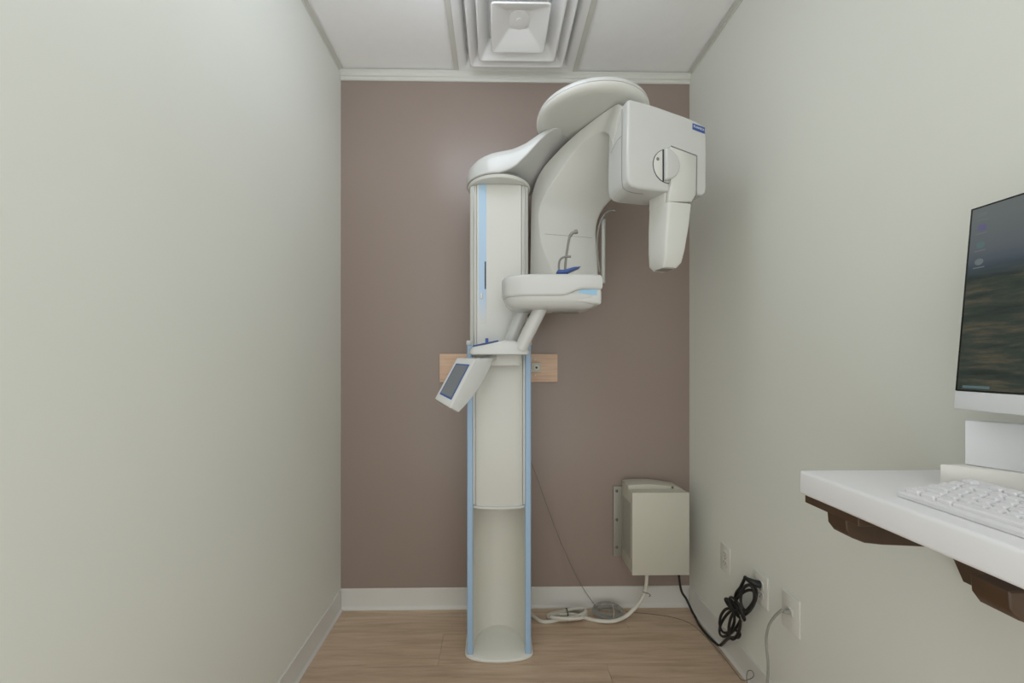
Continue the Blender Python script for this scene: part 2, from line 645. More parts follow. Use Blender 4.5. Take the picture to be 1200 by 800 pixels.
for s in (-1, 1):
    obj('corner_profile', box(CX + s * 0.110 - 0.004, CX + s * 0.110 + 0.004, 1.6165, 1.626, LZ, UZ - 0.002, 0.003), 'lens_grey', uc)
# printed blue stripe with indicator slot and button
pl = lambda x: 1.613 - 0.006 * (1 - ((x - CX) / 0.094) ** 2)
sx0, sx1 = CX - 0.088, CX - 0.055
bm = loft([[Vector((sx0, pl(sx0) - .0012, z)), Vector((sx1, pl(sx1) - .0012, z)), Vector((sx1, pl(sx1) + .002, z)), Vector((sx0, pl(sx0) + .002, z))] for z in (1.44, 1.6, 1.8, UZ - .002)])
sp = obj('column_stripe', bm, 'stripe_print', uc, smooth=False)
sp['label'] = 'pale blue printed stripe fading downwards'
obj('indicator_slot', box(CX - 0.062, CX - 0.0565, 1.6065, 1.611, 1.590, 1.708, 0.001), 'slot_dark', uc, smooth=False)
obj('key_button', box(CX - 0.080, CX - 0.071, 1.605, 1.612, 1.548, 1.575, 0.003), 'outlet_white', uc)

# rotating collar between column and shoulder
obj('column_collar', lathe([(.001, UZ + .001), (.128, UZ + .001), (.137, UZ + .004), (.140, UZ + .010), (.140, UZ + .016), (.001, UZ + .016)], CX, 1.690, 56), 'machine_white', M)

obj('collar_gap', lathe([(.05, UZ + .0155), (.1405, UZ + .0155), (.1415, UZ + .017), (.1405, UZ + .0195), (.05, UZ + .0195)], CX, 1.690, 56), 'machine_seam', M)

# shoulder arm: round end over the column, rising into the disc
rings = []
XS = [-0.127, -0.125, -0.119, -0.108, -0.092, -0.07, -0.045, -0.015, 0.018, 0.045, 0.07, 0.09, 0.11, 0.13, 0.15, 0.17, 0.19, 0.215, 0.245, 0.28, 0.32, 0.36]


def lerp_tab(tab, x):
    for (a, va), (b, vb) in zip(tab[:-1], tab[1:]):
        if x <= b:
            t = max(0, (x - a) / (b - a))
            return va + (vb - va) * t
    return tab[-1][1]


ztop = [(-0.127, 2.095), (-0.119, 2.118), (-0.108, 2.133), (-0.07, 2.150), (-0.03, 2.160), (0.018, 2.168), (0.07, 2.180), (0.13, 2.205), (0.19, 2.243), (0.245, 2.278), (0.36, 2.292)]
zbot = [(-0.127, 2.058), (0.02, 2.058), (0.06, 2.072), (0.09, 2.092), (0.13, 2.132), (0.17, 2.178), (0.20, 2.212), (0.24, 2.245), (0.28, 2.256), (0.36, 2.258)]
for x in XS:
    h = 0.148 if x > 0.018 else math.sqrt(max(0.0004, 0.148 ** 2 - (x - 0.020) ** 2))
    if x > 0.018:
        h = 0.148 - 0.012 * min(1, (x - 0.018) / 0.2)
    zt, zb = lerp_tab(ztop, x), lerp_tab(zbot, x)
    cyy = 1.690
    ht = max(0.01, h - 0.016)
    c = [Vector((x, cyy - h, zb)), Vector((x, cyy + h, lerp_tab(zbot, x - 0.09))), Vector((x, cyy + ht, zt)), Vector((x, cyy - ht, zt))]
    rings.append(ring4(c, [0.008, 0.008, 0.045, 0.045], 5))
obj('shoulder_arm', loft(rings), 'machine_gloss', M, angle=50)

# big disc cover
DX, DY, DR = 0.400, 1.550, 0.226
dz = 2.252
dc = obj('rotation_disc', lathe([(.001, dz), (DR - .030, dz), (DR - .014, dz + .003), (DR - .004, dz + .010), (DR, dz + .020), (DR, dz + .0245)], DX, DY, 96), 'machine_white', M, angle=40)
obj('disc_seam', lathe([(.05, dz + .024), (DR - .0025, dz + .024), (DR - .0025, dz + .0265), (.05, dz + .0265)], DX, DY, 96), 'machine_seam', dc)
obj('disc_lid', lathe([(.001, dz + .0262), (DR, dz + .0262), (DR, dz + .032), (DR - .004, dz + .042), (DR - .014, dz + .050), (DR - .05, dz + .054), (.001, dz + .056)], DX, DY, 96), 'machine_gloss', dc, angle=40)

# frame of the tube head, yawed against the room
AL = math.radians(13)
NX, NY = 0.472, 1.330
ex = Vector((math.cos(AL), math.sin(AL), 0))
ey = Vector((-math.sin(AL), math.cos(AL), 0))


def TL(u, v, z):
    return Vector((NX, NY, 0)) + ex * u + ey * v + Vector((0, 0, z))


def tpl(px, py, v):
    """point of the tube head's own frame (u, z) in the plane v"""
    o = Vector((0, 0, EYE))
    d = at(px, py, 1.0) - o
    n_ = ey
    t_ = (Vector((NX, NY, 0)) + ey * v - o).dot(n_) / d.dot(n_)
    P = o + d * t_
    return (P - Vector((NX, NY, 0))).dot(ex), P.z


def tlu(px, py, u):
    """point of the tube head's left side plane (distance u from it)"""
    o = Vector((0, 0, EYE))
    d = at(px, py, 1.0) - o
    t_ = (Vector((NX, NY, 0)) + ex * u - o).dot(ex) / d.dot(ex)
    return o + d * t_


# rotating arm: sensor head at the back, arch under the disc, tube end in front
OL = [(620, 352, 1.75), (620.5, 311, 1.75), (621, 285, 1.75), (621.5, 255, 1.75), (623.5, 226, 1.74), (633, 201, 1.71), (651, 179, 1.655), (674, 157, 1.58), (698, 138, 1.485)]
IL = [(662, 352, 1.69), (646, 313, 1.70), (635.5, 288, 1.71), (631.5, 262, 1.715), (632.5, 244, 1.71), (640, 226, 1.68), (656, 202, 1.635), (673, 178, 1.585), (690.5, 162, 1.535)]
RI = [(702, 352, 1.74), (701.5, 317, 1.74), (700, 290, 1.75), (699, 271, 1.76), (702, 256, 1.75), (709, 244, 1.73), (721, 231, 1.69), (737, 219, 1.64), (757, 205, 1.58), (777, 193, 1.54), (788, 190, 1.515), (797, 198, 1.50)]
RO = [(697, 352, 1.80), (697, 311, 1.81), (696, 285, 1.81), (696, 260, 1.82), (700, 240, 1.82), (708, 222, 1.80), (727, 203, 1.77), (748, 182, 1.68), (774, 163, 1.59), (795, 157, 1.53), (807, 158, 1.50), (813, 162, 1.485)]
NS = 66
U0 = -0.007
OLt = [tlu(717.5, 124.5, U0), tlu(723.5, 121.5, U0), tlu(727, 124, U0)]
ILt = [tlu(705, 155, U0), tlu(713, 157.5, U0), tlu(717, 168, U0 * 0.7)]
rails = [crom([at(*p) for p in R_] + tail, NS) for R_, tail in ((OL, OLt), (IL, ILt), (RI, []), (RO, []))]
rings = [ring4([rails[k][i] for k in range(4)], [0.008, 0.0045, 0.02, 0.02], 5) for i in range(NS)]
arm = obj('c_arm', loft(rings), 'machine_white', M, angle=60)
# faint seam across the inner face of the sensor head
i0 = 15
ring = rings[i0]
seam_pts = [rails[1][i0].lerp(rails[2][i0], q / 12) + Vector((0, -0.0006, 0)) for q in range(1, 12)]
obj('sensor_seam', tube(seam_pts, 0.0006, 24, 6), 'machine_seam', arm)
# small catch on the underside of the arch
p = at(684, 185, 1.615)
obj('position_mark', tube([p + Vector((-.008, -.012, .004)), p + Vector((0, -.014, .001)), p + Vector((.008, -.014, -.006))], [0.001, 0.002, 0.001], 3, 6, smooth=False), 'machine_seam', arm)

# tube head: yawed box with domed top
TW = 0.338
prof = [(0.004, 2.214), (0.012, 2.2185), (0.06, 2.2165), (0.12, 2.2105), (0.18, 2.2015), (0.24, 2.193), (0.29, 2.183), (0.316, 2.176), (0.331, 2.164), (TW, 2.144),
        (TW, 1.935), (TW - 0.005, 1.916), (TW - 0.018, 1.906), (0.045, 1.903), (0.020, 1.908), (0.006, 1.920), (0.001, 1.940), (0.0, 2.00)]
head = obj('tube_head', prism(prof, lambda u, v, a: TL(u, a, v), 0.0, 0.135, 0.009, 4), 'machine_gloss', M, angle=50)
# joint line around the front shell (thin reveal on the left side and underside)
obj('shell_joint', tube([TL(-0.0006, 0.032, 2.200), TL(-0.0008, 0.033, 2.10), TL(-0.0004, 0.034, 1.945), TL(0.012, 0.036, 1.9115), TL(0.045, 0.036, 1.9022), TL(0.09, 0.036, 1.9022)], 0.0008, 30, 6), 'machine_seam', head)
obj('shell_joint', tube([TL(-0.0008, 0.036, 2.105), TL(-0.0074, 0.06, 2.095), TL(-0.0074, 0.10, 2.075)], 0.0007, 8, 6), 'machine_seam', head)
# swing-down ceph collimator arm hinged on the front
kc = tpl(782.5, 195, -0.001)
hub = obj('hinge_disc', cyl(TL(kc[0], 0.004, kc[1]), -ey, 0.066 * 0.93, 0.006, 40, 0.001), 'machine_white', head)
obj('hinge_ring', tube([TL(kc[0] + 0.0615 * math.cos(a), -0.0015, kc[1] + 0.0615 * math.sin(a)) for a in [2 * math.pi * k / 48 for k in range(48)]], 0.0011, seg=6, closed=True, smooth=False), 'slot_dark', hub)
sp_ = tpl(771, 186, -0.003)
obj('hinge_screw', cyl(TL(sp_[0], -0.001, sp_[1]), -ey, 0.006, 0.0025, 16, 0.0006), 'rod_grey', hub)
gl = tpl(777.3, 195, -0.004)
obj('hinge_gap', box(0, 1, 0, 1, 0, 1), 'slot_dark', hub)
bpy.data.objects.remove(bpy.data.objects['hinge_gap'])
bm = prism([(gl[0] - 0.002, kc[1] - 0.058), (gl[0] + 0.002, kc[1] - 0.058), (gl[0] + 0.002, kc[1] + 0.058), (gl[0] - 0.002, kc[1] + 0.058)], lambda u, v, a: TL(u, a, v), -0.0045, 0.0)
obj('hinge_gap', bm, 'slot_dark', hub, smooth=False)
# rounded boss right of the gap
bm = prism([(gl[0] + 0.002 + 0.05 * (1 - math.cos(math.radians(a))) * 0 + (0.058 * math.cos(math.radians(a)) - 0.0), kc[1] + 0.056 * math.sin(math.radians(a))) for a in range(-90, 91, 10)], lambda u, v, a: TL(u, a, v), -0.020, 0.0, 0.006, 3)
obj('hinge_boss', bm, 'machine_gloss', head, angle=45)
# hanging arm: plate on the front, tapered body below
vf = -0.012
pts = [tpl(*q, vf) for q in ((786, 172), (816, 183.5), (815, 228), (809.5, 236), (808, 264), (799, 310), (793, 313.5), (780, 314.5), (778, 308), (783, 246), (786.5, 214))]
vb = 0.085
bm = new_bm()
stn = [  # py, left px at back, ridge px, right px
    (236, 760, 784, 811), (262, 759, 782, 808), (290, 759, 780, 803.5), (306, 760, 779, 799.5), (312, 763, 780, 796)]
rings = []
zs_ = []
for py, lb, rg, rt in stn:
    u1, z1 = tpl(rg, py, vf)
    u2, z2 = tpl(rt, py, vf)
    zz = z1
    u0, _ = tpl(lb, py, vb)
    u0 = max(u0, u1 - 0.03)
    sh = 0.012 if py >= 312 else 0.0
    c = [TL(u1, vf + sh, zz), TL(u2, vf + sh, zz), TL(u2 - 0.004, vb - sh, zz), TL(u0, vb - sh, zz)]
    rings.append(ring4(c, 0.009, 4))
u1, z1 = tpl(784, 236, vf)
u0, _ = tpl(760, 236, vb)
u2, z2 = tpl(811, 236, vf)
u0 = max(u0, u1 - 0.03)
nk = [ring4([TL(u1, 0.0075, z_), TL(u2, 0.0075, z_), TL(u2 - 0.004, vb, z_), TL(u0, vb, z_)], 0.006, 4) for z_ in (z1 + 0.05, z1 + 0.0005)]
lowc = obj('collimator_arm', loft(nk + rings), 'machine_white', head, angle=45)
up = [tpl(*q, vf) for q in ((786, 172), (800, 177), (816, 183.5), (815.5, 205), (815, 228), (811, 235.7), (797, 235.9), (784, 235.9), (784.5, 228), (786.5, 214))]
obj('collimator_plate', prism(up, lambda u, v, a: TL(u, a, v), vf, 0.006, 0.0015, 1), 'machine_white', head, angle=45)
edge = [tpl(*q, 0) for q in ((786, 171), (816.5, 182.5), (816, 229), (811, 237))]
obj('plate_gap', tube([TL(u, -0.0012, z) for u, z in edge], 0.0014, seg=6, smooth=False), 'machine_seam', head)
cu, cz = tpl(781, 312.5, 0.03)
obj('collimator_window', box(0, 1, 0, 1, 0, 1), 'slot_dark', lowc)
bpy.data.objects.remove(bpy.data.objects['collimator_window'])
u1, z1 = tpl(780, 312, vf)
u2, _ = tpl(796, 312, vf)
bm = prism([(u1 + .004, 0.015), (u2 - .006, 0.015), (u2 - .006, 0.055), (u1 + .004, 0.055)], lambda u, v, a: TL(u, v, a), z1 - 0.0012, z1 + 0.001)
obj('collimator_window', bm, 'machine_seam', lowc, smooth=False)
# blue maker's badge, top right corner of the front
b0 = tpl(811.5, 144.5, 0)
b1 = tpl(825.5, 157, 0)
bu0, bu1 = b0[0], b1[0]
sl = -0.17
bz = b0[1]
bh = 0.022
f_ = lambda u, v, a: TL(u, a, v + sl * (u - bu0))
bdg = obj('badge', prism([(bu0, bz - bh), (bu1, bz - bh), (bu1, bz), (bu0, bz)], f_, -0.0018, 0.004), 'dark_blue', head, smooth=False)
bdg['label'] = 'small blue nameplate with white lettering'
cu_ = bpy.data.curves.new('badge_lettering', 'FONT')
cu_.body = 'PLANMECA'
cu_.size = 0.0115
cu_.extrude = 0.0004
cu_.align_x = 'CENTER'
cu_.align_y = 'CENTER'
to = bpy.data.objects.new('tmp_text', cu_)
COL.objects.link(to)
bpy.context.view_layer.update()
me = bpy.data.meshes.new_from_object(to.evaluated_get(bpy.context.evaluated_depsgraph_get()))
bpy.data.objects.remove(to)
bm = new_bm()
bm.from_mesh(me)
wx = max(v.co.x for v in bm.verts) - min(v.co.x for v in bm.verts)
for v in bm.verts:
    u_ = (bu0 + bu1) / 2 + v.co.x * (bu1 - bu0) * 0.86 / wx
    v.co = f_(u_, bz - bh * 0.5 + v.co.y * 0.95, -0.0022 - v.co.z)
obj('badge_lettering', bm, 'outlet_white', bdg, smooth=False)

# temple support behind the sensor head: slim grey rail and bowed rod
ts = obj('temple_support', tube([at(707, 332, 1.60), at(707, 300, 1.60), at(707.2, 262, 1.60), at(708, 257, 1.60)], 0.0085, 12, 10), 'lens_grey', M)
obj('support_rod', tube([at(703, 318, 1.585), at(700.5, 300, 1.585), at(700, 280, 1.585), at(703, 262, 1.585), at(709, 251, 1.585), at(716, 247, 1.585), at(721, 246.5, 1.585)], [0.004] * 26 + [0.005] * 6 + [0.0065] * 6, 35, 8), 'rod_grey', ts)

# patient table
tz0, tz1 = 1.521, 1.598
out = [(0.392, 1.36), (0.392, 1.56), (0.30, 1.585), (0.16, 1.585), (0.085, 1.57), (0.042, 1.52), (0.026, 1.455), (0.038, 1.40), (0.075, 1.368), (0.14, 1.352), (0.26, 1.350), (0.35, 1.354)]
pl_ = crom([Vector((u, v, 0)) for u, v in out + out[:1]], 73)[:-1]
cxy = Vector((0.20, 1.46, 0))


def tring(f, z, dzf=None):
    return [Vector((cxy.x + (p.x - cxy.x) * f[0], cxy.y + (p.y - cxy.y) * f[1], z(p) if callable(z) else z)) for p in pl_]


def zlow(p):      # lower rim sweeps up towards the right end
    t_ = min(1, max(0, (p.x - 0.245) / 0.075))
    t_ = t_ * t_ * (3 - 2 * t_)
    return tz0 + 0.024 * t_


tb = obj('patient_table', loft([tring((.80, .72), lambda p: zlow(p) - 0.006), tring((.97, .95), lambda p: zlow(p) - 0.003), tring((.995, .99), lambda p: zlow(p) + .002), tring((1, 1), lambda p: zlow(p) + .008), tring((1, 1), tz1 - 0.02), tring((.99, .985), tz1 - 0.008), tring((.96, .94), tz1 - 0.001), tring((.80, .75), tz1)]), 'machine_gloss', M, angle=60)
# body hanging below the table, boxy at its right end
tu = obj('table_underbody', loft([tring((.70, .55), 1.476), tring((.82, .72), 1.480), tring((.90, .84), 1.492), tring((.955, .93), 1.512), tring((.96, .94), tz0 + 0.004)]), 'machine_gloss', M, angle=60)
bm = box(0.255, 0.391, 1.362, 1.575, 1.488, 1.546, 0.010, 3)
for v in bm.verts:
    if v.co.z < 1.51 and v.co.x < 0.31:
        v.co.z += 0.012
ub = obj('table_end_block', bm, 'machine_gloss', M)
bi = obj('blue_insert', prism([(0.300, 1.531), (0.372, 1.522), (0.372, 1.543), (0.318, 1.543)], lambda u, v, a: Vector((u, a, v)), 1.3605, 1.366), 'insert_blue', ub, smooth=False)
bi['label'] = 'light blue inlay under the table rim'
obj('table_recess', prism(rounded_rect(0.10, 0.05, 0.01, 4), lambda u, v, a: Vector((0.28 + u, 1.49 + v, a)), 1.4735, 1.478), 'machine_seam', tu)
# two slanting struts
obj('table_strut', tube([at(610, 409, 1.475), at(618, 392, 1.465), at(632, 364, 1.445), at(639.5, 349, 1.44)], 0.0265, 14, 20), 'machine_gloss', M)
obj('table_strut', tube([at(596, 406, 1.56), at(601, 392, 1.555), at(611, 368, 1.54), at(617, 352, 1.53)], 0.0265, 14, 20), 'machine_gloss', M)
obj('strut_cap', cyl(at(619, 371, 1.50), (1, 0.2, 0), 0.012, 0.012, 16, 0.003), 'slot_dark', M)

# chin rest: blue clamp with two grey bite rods
cr = obj('chin_rest', box(*sorted((at(652.5, 320, 1.45).x, at(664.5, 320, 1.45).x)), 1.43, 1.47, tz1 - 0.002, tz1 + 0.034, 0.004), 'dark_blue', M)
cr['label'] = 'dark blue chin rest clamp'
bm = prism([(at(652, 320, 1.44).x, 1.617), (at(658, 317, 1.44).x, 1.628), (at(672, 314.5, 1.44).x, 1.641), (at(680, 314, 1.44).x, 1.643), (at(674, 317, 1.44).x, 1.634), (at(663, 321, 1.44).x, 1.618)], lambda u, v, a: Vector((u, a, v)), 1.425, 1.475, 0.002, 1)
obj('chin_cup', bm, 'dark_blue', cr)
obj('handle_rod', tube([at(662, 320, 1.455), at(663, 305, 1.455), at(665.5, 288, 1.455), at(667.5, 278, 1.455), at(671, 273, 1.455), at(676.5, 271, 1.455)], [0.0050] * 20 + [0.0065] * 8 + [0.0085] * 8, 32, 10), 'rod_grey', cr)
obj('handle_rod', tube([at(655, 319, 1.45), at(655, 309, 1.45), at(657, 303.5, 1.45), at(662, 300.8, 1.45), at(669, 300.5, 1.45)], 0.0042, 26, 8), 'rod_grey', cr)

# control shelf on the column, humped where the struts enter
x0, x1 = at(549, 410, 1.44).x, at(622, 410, 1.44).x
dw = x1 - x0
topz = [(0, 1.336), (0.10, 1.343), (0.27, 1.350), (0.42, 1.358), (0.57, 1.366), (0.74, 1.366), (0.88, 1.352), (1, 1.334)]
rings = []
for k in range(33):
    q = k / 32
    zt = lerp_tab(topz, q)
    x = x0 + dw * q
    ins = 0.014 * max(0, 1 - q / 0.05) + 0.014 * max(0, (q - 0.95) / 0.05)
    yf = 1.440 + 0.020 * (2 * q - 1) ** 2 + ins
    c = [Vector((x, yf, 1.306 + ins * 0.3)), Vector((x, 1.66, 1.306)), Vector((x, 1.66, zt - ins * 0.3)), Vector((x, yf + 0.010, zt - 0.004 - ins * 0.3))]
    rings.append(ring4(c, [0.006, 0.006, 0.006, 0.012], 4))
sh = obj('control_shelf', loft(rings), 'machine_gloss', M, angle=50)
ty = 1.475
bm = prism([(x0 + dw * .06, 1.339), (x0 + dw * .48, 1.3595), (x0 + dw * .48, 1.364), (x0 + dw * .06, 1.3435)], lambda u, v, a: Vector((u, a, v)), ty, 1.60)
obj('blue_mat', bm, 'dark_blue', sh, smooth=False)
obj('release_knob', box(x0 + dw * .265, x0 + dw * .315, 1.48, 1.50, 1.350, 1.372, 0.003), 'dark_blue', sh)
obj('shelf_slot', box(CX + 0.040, CX + 0.098, 1.604, 1.611, 1.2655, 1.2675), 'machine_seam', ca, smooth=False)
obj('shelf_neck', prism(rounded_rect(0.17, 0.10, 0.03, 5), lambda u, v, a: Vector((CX + 0.010 + u, 1.585 + v, a)), 1.262, 1.308, 0.004), 'machine_white', M)

# touch panel hanging left of the column
F_TL, F_TR = at(534.5, 420, 1.450), at(557, 420.5, 1.405)
F_BL, F_BR = at(509.4, 466, 1.365), at(528, 477, 1.310)
B_TL, B_TR = at(556, 420, 1.52), at(579, 420, 1.470)
B_BL, B_BR = at(519, 474, 1.40), at(538.5, 483, 1.335)
rings = []
for k in range(13):
    q = k / 12
    bl = math.sin(math.pi * q) * 0.020
    fl, fr = F_TL.lerp(F_BL, q), F_TR.lerp(F_BR, q)
    bl_, br_ = B_TL.lerp(B_BL, q), B_TR.lerp(B_BR, q)
    dv = (br_ - fr).normalized()
    rings.append(ring4([fl, fr, br_ + dv * bl, bl_ + dv * bl], 0.006, 4))


def shrink(r, f, d):
    c = sum(r, Vector()) / len(r)
    return [c + (p - c) * f + d for p in r]


dn = (F_BL - F_TL).normalized() * 0.003
rings = [shrink(rings[0], .93, -dn)] + rings + [shrink(rings[-1], .90, dn)]
tpn = obj('touch_panel', loft(rings), 'machine_gloss', M, angle=50)


def face(u, v, off):
    nrm = (F_TR - F_TL).cross(F_BL - F_TL).normalized()
    if nrm.y > 0:
        nrm = -nrm
    return F_TL.lerp(F_TR, u).lerp(F_BL.lerp(F_BR, u), v) + nrm * off


def panel_quad(u0, u1, v0, v1, o0, o1):
    bm = new_bm()
    return loft([[face(u0, v0, o), face(u1, v0, o), face(u1, v1, o), face(u0, v1, o)] for o in (o0, o1)], bm=bm)


obj('screen_bezel', panel_quad(.15, .86, .13, .88, -.003, .0012), 'dark_blue', tpn, smooth=False)
o = obj('touch_screen', panel_quad(.19, .82, .16, .85, -.002, .0018), 'lcd_grey', tpn, smooth=False)
o['label'] = 'grey switched-off display'
obj('panel_hinge', tube([at(566, 424, 1.47), at(575, 420, 1.52), at(584, 417, 1.58)], 0.016, 10, 14), 'machine_white', M)

# ------------------------------------------------------------------ wooden board on the back wall and its outlet
bz0, bz1 = EYE + (423 - 447.5) / FPX * 1.93, EYE + (423 - 414.5) / FPX * 1.93
b0, b1 = at(515, 430, 1.93).x, at(653.5, 430, 1.93).x
wb = tag(obj('wooden_board', box(b0, b1, 1.931, 1.950, bz0, bz1, 0.002, 2), 'board_wood'), 'light oak backing board on the taupe wall behind the machine column', 'board')
ov = at(627.5, 430.5, 1.925)
t = thing('socket_box', 'small off-white socket box on the oak board right of the column', 'socket', (ov.x, 1.931, ov.z))
obj('body', box(-0.027, 0.027, -0.018, 0, -0.025, 0.025, 0.003), 'generator_paint', t, local=True)
obj('socket_ring', cyl((0.004, -0.017, 0), (0, -1, 0), 0.014, 0.003, 20, 0.001), 'outlet_body', t, local=True)
obj('socket_hole', cyl((0.004, -0.0195, 0), (0, -1, 0), 0.006, 0.001, 14), 'outlet_slot', t, local=True)
for dx, dz_ in ((0.0, -0.040), (0.0, 0.040)):
    obj('screw', cyl((dx, 0.000, dz_), (0, -1, 0), 0.004, 0.003, 10, 0.001), 'outlet_white', t, local=True)

# ------------------------------------------------------------------ power box on the back wall
gx0, gx1 = at(741, 640, 1.785).x, at(808, 640, 1.785).x
gz0, gz1 = 0.254, 0.650
gy0 = 1.785
G = thing('wall_power_box', 'beige metal power supply box mounted low on the taupe wall', 'power box', ((gx0 + gx1) / 2, 1.95, gz0))
obj('body', box(gx0 + 0.002, gx1 - 0.002, gy0 + 0.004, 1.94, gz0 + 0.002, gz1 - 0.004, 0.002), 'generator_paint', G)
obj('front_cover', box(gx0, gx1, gy0, gy0 + 0.010, gz0, gz1, 0.002), 'generator_paint', G)
# domed lid on top
dome = [(gx0 + 0.002, gz1 - 0.006)] + [(gx0 + 0.002 + (gx1 - gx0 - 0.014) * k / 12, gz1 + 0.001 + 0.020 * math.sin(math.pi * (0.25 + 0.75 * k / 12)) ** 1.0) for k in range(13)] + [(gx1 - 0.006, gz1 - 0.006)]
obj('lid', prism(dome, lambda u, v, a: Vector((u, a, v)), gy0 + 0.060, 1.938, 0.003), 'generator_paint', G, angle=40)
obj('lid_screw', cyl((gx1 - 0.055, gy0 + 0.059, gz1 + 0.006), (0, -1, 0), 0.006, 0.004, 14, 0.001), 'screw_steel', G)
fl = obj('mounting_flange', box(gx0 - 0.042, gx0 + 0.004, 1.937, 1.950, 0.250 + 0.018, gz1 - 0.020, 0.001), 'bracket_steel', G)
for zq in (0.32, 0.462, 0.612):
    obj('flange_screw', cyl((gx0 - 0.026, 1.9372, zq - 0.004), (0, -1, 0), 0.0075, 0.005, 14, 0.0015), 'screw_steel', fl)
for k in range(9):
    yq = gy0 + 0.030 + k * 0.0125
    obj('side_slot', box(gx0 + 0.0006, gx0 + 0.004, yq, yq + 0.005, gz0 + 0.06, gz1 - 0.06), 'bracket_steel', G, smooth=False)

# ------------------------------------------------------------------ wall outlets on the right wall
LBL = ['white duplex outlet plate nearest the back corner, nothing plugged in', 'white outlet plate with the black power cord plugged in', 'white outlet plate with a single grey cable plugged in']
OUT = []
for n_, (px, py, w, h) in enumerate(((851.2, 654.5, .070, .118), (893, 690.5, .074, .122), (928, 718.5, .078, .128))):
    p = at_x(px, py, XR)
    OUT.append(p)
    t = thing('wall_outlet', LBL[n_], 'outlet', (XR, p.y, p.z), -math.pi / 2, 'outlet plates on the right wall')
    obj('plate', prism(rounded_rect(w, h, 0.004, 4), lambda u, v, a: Vector((u, a, v)), -0.006, 0.0, 0.003, 2), 'outlet_white', t, local=True)
    if n_ < 2:
        for s in (-1, 1):
            rc = obj('receptacle', prism(rounded_rect(0.034, 0.029, 0.011, 5), lambda u, v, a, s=s: Vector((u, a, v + s * 0.0195)), -0.008, -0.005, 0.001, 1), 'outlet_body', t, local=True)
            if not (n_ == 1 and s > 0):
                for q in (-1, 1):
                    obj('slot', box(q * 0.0065 - 0.001, q * 0.0065 + 0.001, -0.0083, -0.0078, s * 0.0195, s * 0.0195 + 0.008), 'outlet_slot', rc, local=True, smooth=False)
                obj('ground_hole', cyl((0, -0.0078, s * 0.0195 - 0.007), (0, -1, 0), 0.0026, 0.0006, 10), 'outlet_slot', rc, local=True)
        obj('plate_screw', cyl((0, -0.0055, 0), (0, -1, 0), 0.003, 0.0015, 10), 'screw_steel', t, local=True)
    else:
        jk = obj('data_jack', box(-0.012, 0.012, -0.009, -0.004, -0.006, 0.020, 0.001), 'outlet_body', t, local=True)
        for s in (-1, 1):
            obj('plate_screw', cyl((0, -0.0055, s * 0.042), (0, -1, 0), 0.003, 0.0015, 10), 'outlet_white', t, local=True)

# ------------------------------------------------------------------ cables
# black power cord: power box -> along the corner -> bundled on the wall -> outlet
K = thing('black_power_cord', 'black power cord bundled and tied beneath the middle outlet', 'power cord', at_z(846, 752, 0.0))
R = 0.0058
# lower run
run = [Vector((at(794, 678, 1.87).x, 1.87, 0.262)), at(798, 690, 1.87), at(804.5, 702, 1.87), at(811, 716, 1.85), at_z(815, 723.5, 0.006), at_z(820, 733, 0.0065), at_z(830, 745, 0.0065), at_z(839, 753.5, 0.0065), at_z(844, 756, 0.008), at_x(853, 748, 0.985), at_x(860, 746.8, 0.980), at_x(865.5, 746, 0.98), at_x(866.5, 741, 0.978), at_x(862, 738, 0.975)]
obj('cord', tube(run, R, 90, 8), 'cable_black', K)


def wall_loop(cx_, cy_, rx, ry, tilt, xoff, n=26, a0=0, a1=360):
    out = []
    for k in range(n):
        a = math.radians(a0 + (a1 - a0) * k / n)
        ux, uy = rx * math.cos(a), ry * math.sin(a)
        ct, st_ = math.cos(math.radians(tilt)), math.sin(math.radians(tilt))
        out.append(at_x(cx_ + ux * ct - uy * st_, cy_ + ux * st_ + uy * ct, xoff + 0.006 * math.cos(a * 1.0)))
    return out


loops = [  # upper loops, lower loops, then wrap turns round the waist
    (874, 703, 10.5, 19.5, 24, 0.990), (872, 705, 9, 16.5, 40, 0.975), (876, 700, 8, 15, 5, 0.966),
    (856, 729, 9, 19, 34, 0.990), (852, 727, 8.5, 14.5, 10, 0.977), (861, 732, 6.5, 17, 10, 0.968)]
for l in loops:
    obj('cord_loop', tube(wall_loop(*l), R * 0.9, seg=8, closed=True, smooth=False), 'cable_black', K)
for l in [(862, 713, 13.5, 3.5, 52, 0.972), (859, 711, 13, 3.0, 48, 0.970), (865, 716, 12.5, 3.0, 55, 0.970), (863, 712, 14, 4.5, 60, 0.962)]:
    obj('wrap_turn', tube(wall_loop(*l), R * 0.9, seg=8, closed=True, smooth=False), 'cable_black', K)
o1 = OUT[1] + Vector((0, 0, 0.0195))
pg = obj('plug', tube([o1 + Vector((-0.009, 0, 0)), o1 + Vector((-0.018, 0.002, 0.001)), o1 + Vector((-0.030, 0.006, 0.004)), o1 + Vector((-0.040, 0.020, 0.006)), o1 + Vector((-0.042, 0.036, 0.007))], [0.014, 0.014, 0.0135, 0.013, 0.012, 0.011, 0.009, 0.007], 9, 14), 'black_plastic', K)
obj('cord_end', tube([o1 + Vector((-0.042, 0.034, 0.007)), at_x(868, 687.5, 0.972), at_x(863, 694, 0.978), at_x(861, 702, 0.98)], R * 0.9, 20, 8), 'cable_black', K)
tie = at_x(869, 723, 0.965)
for k in range(3):
    obj('twist_tie', tube([tie + Vector((0, 0.012 - k * 0.004, 0.004 * k)), tie + Vector((-0.004, 0, 0.003)), tie + Vector((0, -0.012 + k * 0.003, -0.008 - 0.004 * k))], 0.0012, 8, 5), 'wire_grey', K)

